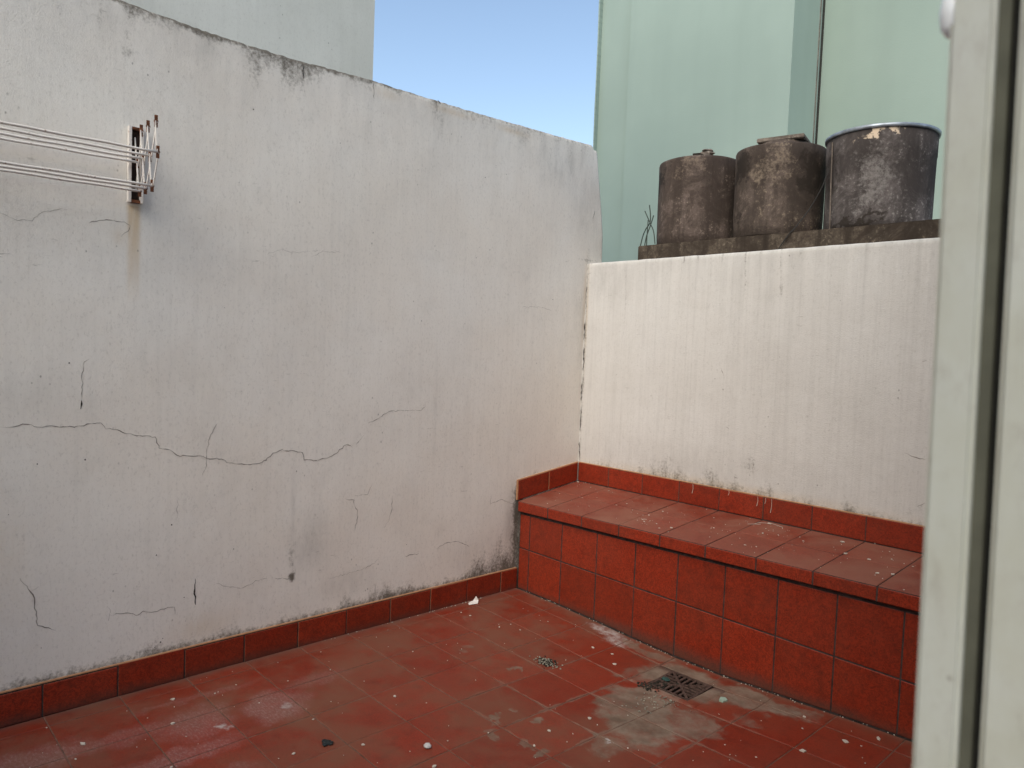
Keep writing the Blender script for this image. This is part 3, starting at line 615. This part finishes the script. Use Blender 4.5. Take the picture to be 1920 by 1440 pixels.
pydata('drain_pit', *pit, [M['pit']], floor)

# ------------------------------------------------------------------ loose bits
def lumpdata(c, r, sd, flat=.5, n=7, m_=4):
    q = random.Random(sd); V, F = [], []
    for j in range(1, m_):
        ph = math.pi * j / m_
        for k in range(n):
            a = 2 * math.pi * k / n; rr = r * math.sin(ph) * q.uniform(.6, 1.25)
            V.append((c[0] + rr * math.cos(a), c[1] + rr * math.sin(a), c[2] + r * flat * math.cos(ph) * q.uniform(.8, 1.1)))
    for j in range(m_ - 2):
        for k in range(n):
            a, b = j * n + k, j * n + (k + 1) % n; F.append((a, a + n, b + n, b))
    t = len(V); V.append((c[0], c[1], c[2] + r * flat)); V.append((c[0], c[1], c[2] - r * flat))
    for k in range(n):
        F.append((t, k, (k + 1) % n)); F.append((t + 1, (m_ - 2) * n + (k + 1) % n, (m_ - 2) * n + k))
    return V, F
def chipdata(c, r, sd, h=.008):
    q = random.Random(sd); n = q.randint(4, 6); a0 = q.uniform(0, 6.28); el = q.uniform(.45, 1)
    ring = []
    for k in range(n):
        a = 2 * math.pi * k / n; x = r * math.cos(a) * q.uniform(.6, 1.2); y = r * el * math.sin(a) * q.uniform(.6, 1.2)
        ring.append((c[0] + x * math.cos(a0) - y * math.sin(a0), c[1] + x * math.sin(a0) + y * math.cos(a0)))
    V = [(x, y, c[2]) for x, y in ring] + [(x, y, c[2] + h) for x, y in ring]
    return V, [tuple(range(n, 2 * n))] + [(k, (k + 1) % n, (k + 1) % n + n, k + n) for k in range(n)]
q = random.Random(21); P_ = []
for i in range(200):
    x, y = q.uniform(.15, 8.6), q.uniform(-12.5, -2.05)
    r = min(.035, .005 + q.expovariate(1 / .0055)); P_.append(chipdata((x, y, fz(x, y) + .001), r, i))
for i in range(130):                                   # along the foot of the bench and the skirting
    if i % 3: x = q.uniform(.3, 8.5); y = -D - abs(q.gauss(.02, .03)) - .01
    else: x = .02 + abs(q.gauss(.0, .02)); y = q.uniform(-7, -3)
    P_.append(chipdata((x, y, fz(x, y) + .001), q.uniform(.004, .014), 900 + i, .008))
for x, y, r in [(1.15, -11.25, .05), (1.35, -10.15, .035), (.62, -9.9, .035), (3.55, -8.35, .03), (4.6, -7.9, .035), (2.65, -7.2, .03), (7.9, -2.75, .05), (8.2, -2.3, .06), (7.6, -3.5, .06), (4.9, -6.0, .03), (3.6, -2.9, .035), (3.9, -3.2, .04), (3.2, -3.0, .04), (1.5, -3.9, .03), (5.0, -5.2, .04)]:
    P_.append(chipdata((x, y, fz(x, y) + .002), r, int(x * 100), .014))
o = pydata('floor_paint_chips', *join(P_), [M['chip']]); o['kind'] = 'stuff'; tag(o, 'small pale paint chips scattered over the red floor tiles', 'paint chips')
P_ = []
cl = [(.12, -.06), (7.9, -.8), (5.3, -.2), (5.6, -.55), (3.2, -1.5)]
for i in range(150):
    if i % 3 == 0: c = q.choice(cl); x, y = c[0] + q.gauss(0, .25), c[1] + q.gauss(0, .18)
    else: x, y = q.uniform(.1, 8.6), q.uniform(-2.0, -.05)
    if x < .03 or y > -.02 or y < -2.03: continue
    P_.append(chipdata((x, y, seatz(x, y) + .002), min(.035, .004 + q.expovariate(1 / .006)), 2000 + i))
for x, y, r in [(.1, -.1, .05), (7.75, -1.5, .045), (7.95, -1.4, .04), (7.0, -.9, .04), (6.7, -.3, .06), (3.9, -1.6, .03), (5.2, -.15, .05)]: P_.append(chipdata((x, y, seatz(x, y) + .002), r, int(x * 77), .012))
for pts in ([(5.0, -.35), (5.02, -.22), (5.25, -.12), (5.5, -.2), (5.55, -.3)], [(4.9, -.45), (5.1, -.3)], [(3.1, -1.5), (3.2, -1.45)]):
    P_.append(tubedata([(x, y, seatz(x, y) + .006) for x, y in pts], .004, 5))
o = pydata('bench_paint_chips', *join(P_), [M['chip']]); o['kind'] = 'stuff'; tag(o, 'small pale flecks scattered over the bench seat', 'paint chips')
P_ = []
for x, z0, L in [(3.33, 2.84, .2), (4.85, 2.84, .2), (5.15, 2.84, .28), (5.02, 2.84, .12), (4.2, 2.85, .1), (7.15, 2.4, .06)]:
    P_.append(tubedata([(x, -.004, z0), (x + .01, -.006, z0 - L * .5), (x - .01, -.005, z0 - L)], [.003, .0045, .006], 5))
o = pydata('paint_drips', *join(P_), [M['chip']], rw)
# single finds on the floor
def at(x, y, dz=.0): return (x, y, fz(x, y) + dz)
v_ = [at(.10, -3.55, .004), at(.2, -3.62, .004), at(.26, -3.43, .006), at(.20, -3.36, .05), at(.17, -3.40, .14), at(.15, -3.46, .05), at(.12, -3.50, .03)]
f_ = [(0, 1, 5, 6), (1, 2, 3, 5), (3, 4, 5)]
me_v = v_ + [(x + .006, y + .006, z + .006) for x, y, z in v_]; me_f = f_ + [tuple(reversed([i + 7 for i in f])) for f in f_] + [(0, 6, 13, 7), (6, 5, 12, 13), (5, 4, 11, 12), (4, 3, 10, 11), (3, 2, 9, 10), (2, 1, 8, 9), (1, 0, 7, 8)]
tag(pydata('paper_scrap', me_v, me_f, [M['paper']]), 'crumpled white scrap on the floor by the left skirting, near the bench corner', 'scrap')
P_ = [lumpdata(at(3.2 + a, -8.71 + b, .02), r, i, .35) for i, (a, b, r) in enumerate([(0, 0, .065), (.05, .03, .05), (-.05, -.01, .045), (.03, -.05, .04)])]
tag(pydata('black_lump', *join(P_), [M['black']]), 'small black lump lying alone on the floor tiles in the foreground', 'debris')
v_, f_ = lumpdata(at(4.16, -7.68, .025), .055, 3, .6, 10, 6); tag(pydata('pale_pebble', v_, f_, [M['pebble']], smooth=True), 'smooth pale grey pebble on the floor tiles in the foreground', 'pebble')
v_, f_ = chipdata(at(5.93, -2.86, .006), .1, 12, .03); tag(pydata('green_plaster_chip', v_, f_, [M['greenchip']]), 'pale mint green plaster chip right beside the drain grate', 'plaster chip')
P_ = []; P2_ = []
for i in range(260):
    a = q.uniform(0, 6.28); r = abs(q.gauss(0, .10)); x, y = 3.17 + r * math.cos(a) * 1.15, -4.26 + r * math.sin(a) * .9
    (P_ if i % 2 else P2_).append(lumpdata((x, y, fz(x, y) + .012 + max(0, .05 - r * .3) * q.random()), q.uniform(.01, .027), i, .7, 5, 3))
o = pydata('crumb_heap', *join(P_ + P2_), [M['seed'], M['dirt']], mi=None); nf = sum(len(p[1]) for p in P_)
o.data.polygons.foreach_set('material_index', [0] * nf + [1] * (len(o.data.polygons) - nf)); o['kind'] = 'stuff'; tag(o, 'small heap of grey and black crumbs in the middle of the red floor', 'debris')
P_ = []; P2_ = []
for i in range(60):
    x, y = 4.84 + q.gauss(0, .1), -3.42 + q.gauss(0, .07); P_.append(lumpdata((x, y, fz(x, y) + .02), q.uniform(.012, .03), i + 40, .6, 5, 3))
for i in range(45):
    x, y = GC[0] - .24 + q.gauss(0, .09), GC[1] - .22 + q.gauss(0, .09)
    if x < HX0 + .05 or y < HY0 + .04: continue
    P_.append(lumpdata((x, y, GZ - .01 + q.uniform(0, .02)), q.uniform(.012, .035), i + 140, .6, 5, 3))
o = pydata('drain_dirt', *join(P_), [M['dirt']]); o['kind'] = 'stuff'; tag(o, 'black muck clogging the corner of the drain and lying beside it', 'dirt')
for i in range(90):
    x, y = 5.28 + q.gauss(0, .17), -3.62 + q.gauss(0, .1) - (q.random() ** 3) * .8
    P2_.append(chipdata((x, y, fz(x, y) + .012), q.uniform(.007, .02), i + 5000, .01))
o = pydata('sand_grains', *join(P2_), [M['seed']]); o['kind'] = 'stuff'; tag(o, 'pale sand grains and crumbs spilled in front of the drain grate', 'grit')
v_, f_ = lumpdata((GC[0] - .28, GC[1] - .03, GZ + .012), .09, 9, .25); tag(pydata('green_shard', v_, f_, [simple('teal_shard', (.03, .075, .065), .5)]), 'dark teal shard lying on the clogged corner of the drain grate', 'shard')

# ------------------------------------------------------------------ folding clothes dryer
BY = -10.333
dry = link('wall_clothes_dryer', None); dry.location = Vector((WX + TH * BY + .01, BY, 8.2)) * S; dry.empty_display_size = .1; dry.rotation_euler = (0, 0, -TH)
tag(dry, 'white folding clothes dryer with rusty scissor arms and seven rods on the left wall', 'clothes dryer')
def bracket(y):
    w = .085
    for s_ in (-1, 1):
        box('bracket_rail', (0, .085, y + s_ * w - .022, y + s_ * w + .022, -.575, .56), [M['white_metal']], dry, bev=.006)
    box('bracket_back', (-.005, .012, y - w + .022, y + w - .022, -.57, .55), [M['rustdark']], dry)
    box('bracket_end', (.012, .08, y - w + .0225, y + w - .0225, .515, .55), [M['rust']], dry)
    box('bracket_end', (.012, .08, y - w + .0225, y + w - .0225, -.572, -.53), [M['rust']], dry)
    x0 = .03
    T = [(x0 + .27, .46), (x0 + .59, .46), (x0 + .95, .465)]; Mi = [(x0 + .115, .02), (x0 + .39, .025), (x0 + .70, .022), (x0 + 1.04, .02)]; B = [(x0 + .235, -.42), (x0 + .505, -.415), (x0 + .81, -.42)]
    links = [(T[2], B[1], 1), (T[1], B[0], 1), (B[2], T[1], -1), (B[1], T[0], -1), (T[2], Mi[3], -1), (Mi[3], B[2], 1), (T[0], (.03, -.36), 1), (B[0], (.03, .40), -1)]
    for a, b, s_ in links:
        v, f = boxdata(0, 1, -.006, .006, -.017, .017); dx, dz = b[0] - a[0], b[1] - a[1]; L = math.hypot(dx, dz); cx, sx = dx / L, dz / L
        vv = [(a[0] + p[0] * L * cx - p[2] * sx, y + p[1] + s_ * .012, a[1] + p[0] * L * sx + p[2] * cx) for p in v]
        pydata('scissor_arm', vv, f, [M['white_metal']], dry)
    for a in T + Mi + B:
        v, f = tubedata([(a[0], y - .026, a[1]), (a[0], y + .026, a[1])], .017, 8); pydata('pivot', v, f, [M['rust']], dry)
        for dz in (.035, -.035):
            v, f = boxdata(a[0] - .009, a[0] + .009, y - .021, y + .021, a[1] + dz * 1.3 - .04, a[1] + dz * 1.3 + .04); pydata('rust_patch', v, f, [M['rust']], dry)
    return Mi, B
Mi, B = bracket(0.0)
for i, (x, z) in enumerate(Mi + B):
    sag = .02
    pts = [(x, -y_, z - sag * math.sin(math.pi * y_ / 5.5) + .004 * math.sin(y_ * 7 + i)) for y_ in np.linspace(0, 5.5, 26)]
    v, f = tubedata(pts, .019, 8); pydata('rod', v, f, [M['white_metal']], dry, smooth=True)
bracket(-5.5)

# ------------------------------------------------------------------ ledge, tanks, cables
ledge = pydata('concrete_ledge', *boxdata(1.0, 11.5, .70, 3.3, 7.6, 8.25, bev=.02), [M['ledge']])
tag(ledge, 'weathered dark concrete ledge along the top of the cream wall under the tanks', 'ledge')
TY = 1.95
def tank(name, x, r, ztop_, mat, label, cat='water tank'):
    o = link(name, None); o.location = Vector((x, TY, 8.25)) * S; o.empty_display_size = .1; tag(o, label, cat, 'round cement water tanks on the ledge')
    h = ztop_ - 8.25
    return o, h
t1, h = tank('cement_water_tank', 1.84, .985, 10.30, 'tank1', 'leftmost brown cement water tank beside the bent wires, with a small lump on top')
pr_ = [(.94, .0), (.965, .03), (.975, .3), (.985, h * .5), (.985, h - .35), (.985, h - .33), (.99, h - .05), (.975, h), (.9, h + .03), (.3, h + .12)]
pydata('body', *lathedata(pr_, 72, wob=.003, sd=1), [M['tank1']], t1, smooth=True)
P_ = [lumpdata((.12, .0, h + .22), .3, 5, .32, 12, 5), lumpdata((.2, -.05, h + .31), .14, 6, .35, 9, 4)]
pydata('lid', *join(P_), [M['lid']], t1)
t2, h = tank('cement_water_tank', 3.92, .96, 10.26, 'tank2', 'middle mottled cement water tank with a flat square slab on top')
pr_ = [(.93, .05), (.95, .08), (.955, .5), (.96, h - .3), (.965, h - .28), (.965, h - .04), (.95, h), (.85, h + .03), (.3, h + .1)]
v_, f_ = lathedata(pr_, 72, wob=.003, sd=2); pydata('body', v_, f_, [M['tank2']], t2, smooth=True)
pydata('neck', *lathedata([(.62, h + .02), (.56, h + .14), (.5, h + .17)], 32, cx=.05), [M['tank2']], t2, smooth=True)
v_, f_ = boxdata(-.42, .58, -.5, .42, 0, .09, bev=.015); ca, sa = math.cos(.25), math.sin(.25)
pydata('slab_lid', [(x * ca - y * sa, x * sa + y * ca, z + h + .16 + .012 * x) for x, y, z in v_], f_, [M['lid']], t2)
box('shim', (-.9, .7, -.7, .5, -.0, .05), [M['ledge']], t2)
t3, h = tank('cement_water_tank', 6.08, 1.02, 10.2, 'tank3', 'rightmost open cement water tank with a blue-grey galvanised rim')
pr_ = [(.97, 0), (1.0, .04), (1.01, .12), (1.0, .16), (1.005, h * .5), (1.012, h - .5), (1.02, h - .46), (1.025, h - .06), (.99, h - .03), (.96, h - .06), (.95, .3), (.3, .25)]
pydata('body', *lathedata(pr_, 80, wob=.002, sd=3), [M['tank3']], t3, smooth=True)
rr = [(1.03, h - .05), (1.055, h - .05), (1.062, h - .02), (1.062, h + .01), (1.045, h + .02), (.97, h + .015), (.96, h - .02), (1.025, h - .03), (1.03, h - .048)]
pydata('rim', *lathedata(rr, 80), [M['zinc']], t3, smooth=True)
v_, f_ = tubedata([(-.62, -.86, h - .15), (-.6, -.87, h * .55), (-.56, -.885, .02)], .014, 6); pydata('side_pipe', v_, f_, [M['lid']], t3)
v_, f_ = tubedata(smoothpts([(5.41, 1.10, 9.55), (5.35, 1.02, 9.2), (5.13, .97, 8.75), (4.94, .74, 8.33), (4.86, .66, 8.2), (4.60, .655, 7.84)]), .012, 6)
tag(pydata('hanging_cable', v_, f_, [M['wire']]), 'thin dark cable slanting down in front of the middle tank over the ledge', 'cable')
P_ = [tubedata(smoothpts(p), .013, 6) for p in ([(.85, .97, 8.2), (.93, .97, 8.52), (1.02, .97, 8.7), (1.12, .98, 8.84), (1.13, .97, 9.03), (1.09, .97, 9.27)], [(1.02, .93, 8.2), (1.07, .93, 8.5), (1.16, .94, 8.74), (1.25, .94, 9.0)], [(1.11, .9, 8.2), (1.11, .9, 8.5), (1.10, .93, 8.9)], [(1.36, .9, 8.3), (1.3, .9, 8.6), (1.17, .92, 8.82), (1.05, .95, 9.0), (.96, .97, 9.14)])]
wires = link('bent_wires', None); wires.empty_display_size = .1; wires.location = Vector((1.1, .93, 8.25)) * S
tag(wires, 'tuft of bent reinforcing wires sticking up from the left end of the ledge', 'wires')
for v, f in P_:
    pydata('wire', [(a - 1.1, b - .93, c - 8.25) for a, b, c in v], f, [M['wire_green']], wires)

# ------------------------------------------------------------------ neighbouring buildings
gb = link('green_building', None); gb.location = Vector((-18, 30, -15)) * S
tag(gb, 'tall mint green building filling the view behind the tanks, windowless side with a recessed part', 'building')
def gbox(name, d, mat, bev=0): v, f = boxdata(*d, bev=bev); return pydata(name, [(x + 18, y - 30, z + 15) for x, y, z in v], f, [mat], gb)
gbox('corner_strip', (-26.18, -23.0, 30.5, 62, -15, 70), M['green'])
pydata('chamfer', [(x + 18, y - 30, z + 15) for z in (-15, 70) for x, y in ((-23.25, 30.5), (-22.98, 30.0), (-22.98, 30.5))], [(0, 1, 4, 3), (1, 2, 5, 4), (2, 0, 3, 5), (2, 1, 0), (3, 4, 5)], [M['green']], gb)
gbox('wall', (-22.98, -10.22, 30, 62, -15, 70), M['green'])
gbox('recessed_wall', (-10.22, 22, 33.9, 62, -15, 70), M['green2'])
gbox('joint', (-10.22, -10.10, 33.82, 33.9, -15, 70), M['groove_dark'])
gbox('cable', (-10.22, -10.17, 33.48, 33.53, -15, 70), M['lid'])
# ragged render along the corner
rv, rf = [], []; q5 = random.Random(4)
for i in range(60):
    z = 8 + i * .5; w = .05 + .07 * float(vn(np.array(i * .31), np.array(0.0), 8)); P0 = boxdata(-26.18 - w, -26.17, 30.13, 30.5, z, z + .52); n0 = len(rv); rv += [(x + 18, y - 30, zz + 15) for x, y, zz in P0[0]]; rf += [[k + n0 for k in f] for f in P0[1]]
o = pydata('ragged_corner_render', rv, rf, [M['green']], gb)
lb = mk_wall('grey_building', np.array(boxdata(-40, -3, -60, -4.41, -15, 45)[0], float), boxdata(-40, -3, -60, -4.41, -15, 45)[1], {}, M['back'])
tag(lb, 'plain pale grey-green building rising behind the left wall', 'building')

# ------------------------------------------------------------------ house facade and door frame beside the camera
hf = link('house_facade', None); tag(hf, 'house wall around the doorway at the right edge, with an added unseen back wall for shade', 'wall')
for d in ((-.9, 11.62, -21, -18.4, -.5, 8.5), (11.62, 13.2, -11.45, .04, -.5, 16), (11.62, 13.2, -24, -17.5, -.5, 16), (11.62, 13.2, -17.5, -11.45, 11.6, 16)):  # first box: unseen back wall, added to darken the lower left of the court
    box('facade_or_shade_panel', d, [M['facade']], hf)
fr_ = link('door_frame', None); fr_.location = Vector((11.5, -11.6, 0)) * S
tag(fr_, 'out of focus sage painted door frame post close to the camera at the right', 'door frame')
def leanbox(name, x0, x1, y0, y1, mat, bev=.01, lean=-.0144, z0=0, z1=11.6):
    v, f = boxdata(x0, x1, y0, y1, z0, z1, bev=bev)
    return pydata(name, [(x - 11.5 + lean * (z - 5.62), y + 11.6, z) for x, y, z in v], f, [mat], fr_)
leanbox('outer_post', 11.395, 11.502, -11.60, -11.45, M['post'], .012)
leanbox('groove', 11.502, 11.53, -11.57, -11.45, M['groove'], 0)
leanbox('groove_inner_strip', 11.53, 11.556, -11.545, -11.45, M['groove_dark'], 0)  # near-black strip along the recessed channel between the posts
leanbox('inner_post', 11.553, 12.4, -11.60, -11.452, M['post'], .014)
v_, f_ = lathedata([(.001, -.05), (.02, -.047), (.038, -.03), (.044, 0), (.038, .03), (.02, .047), (.001, .05)], 20)
kn = pydata('knob', [(x * .85 + 11.381 - 11.5, y * .8 + .04, z * 1.35 + 6.622) for x, y, z in v_], f_, [M['knob']], fr_, smooth=True)
kn['label'] = 'milky white plastic knob on the outer edge of the post'
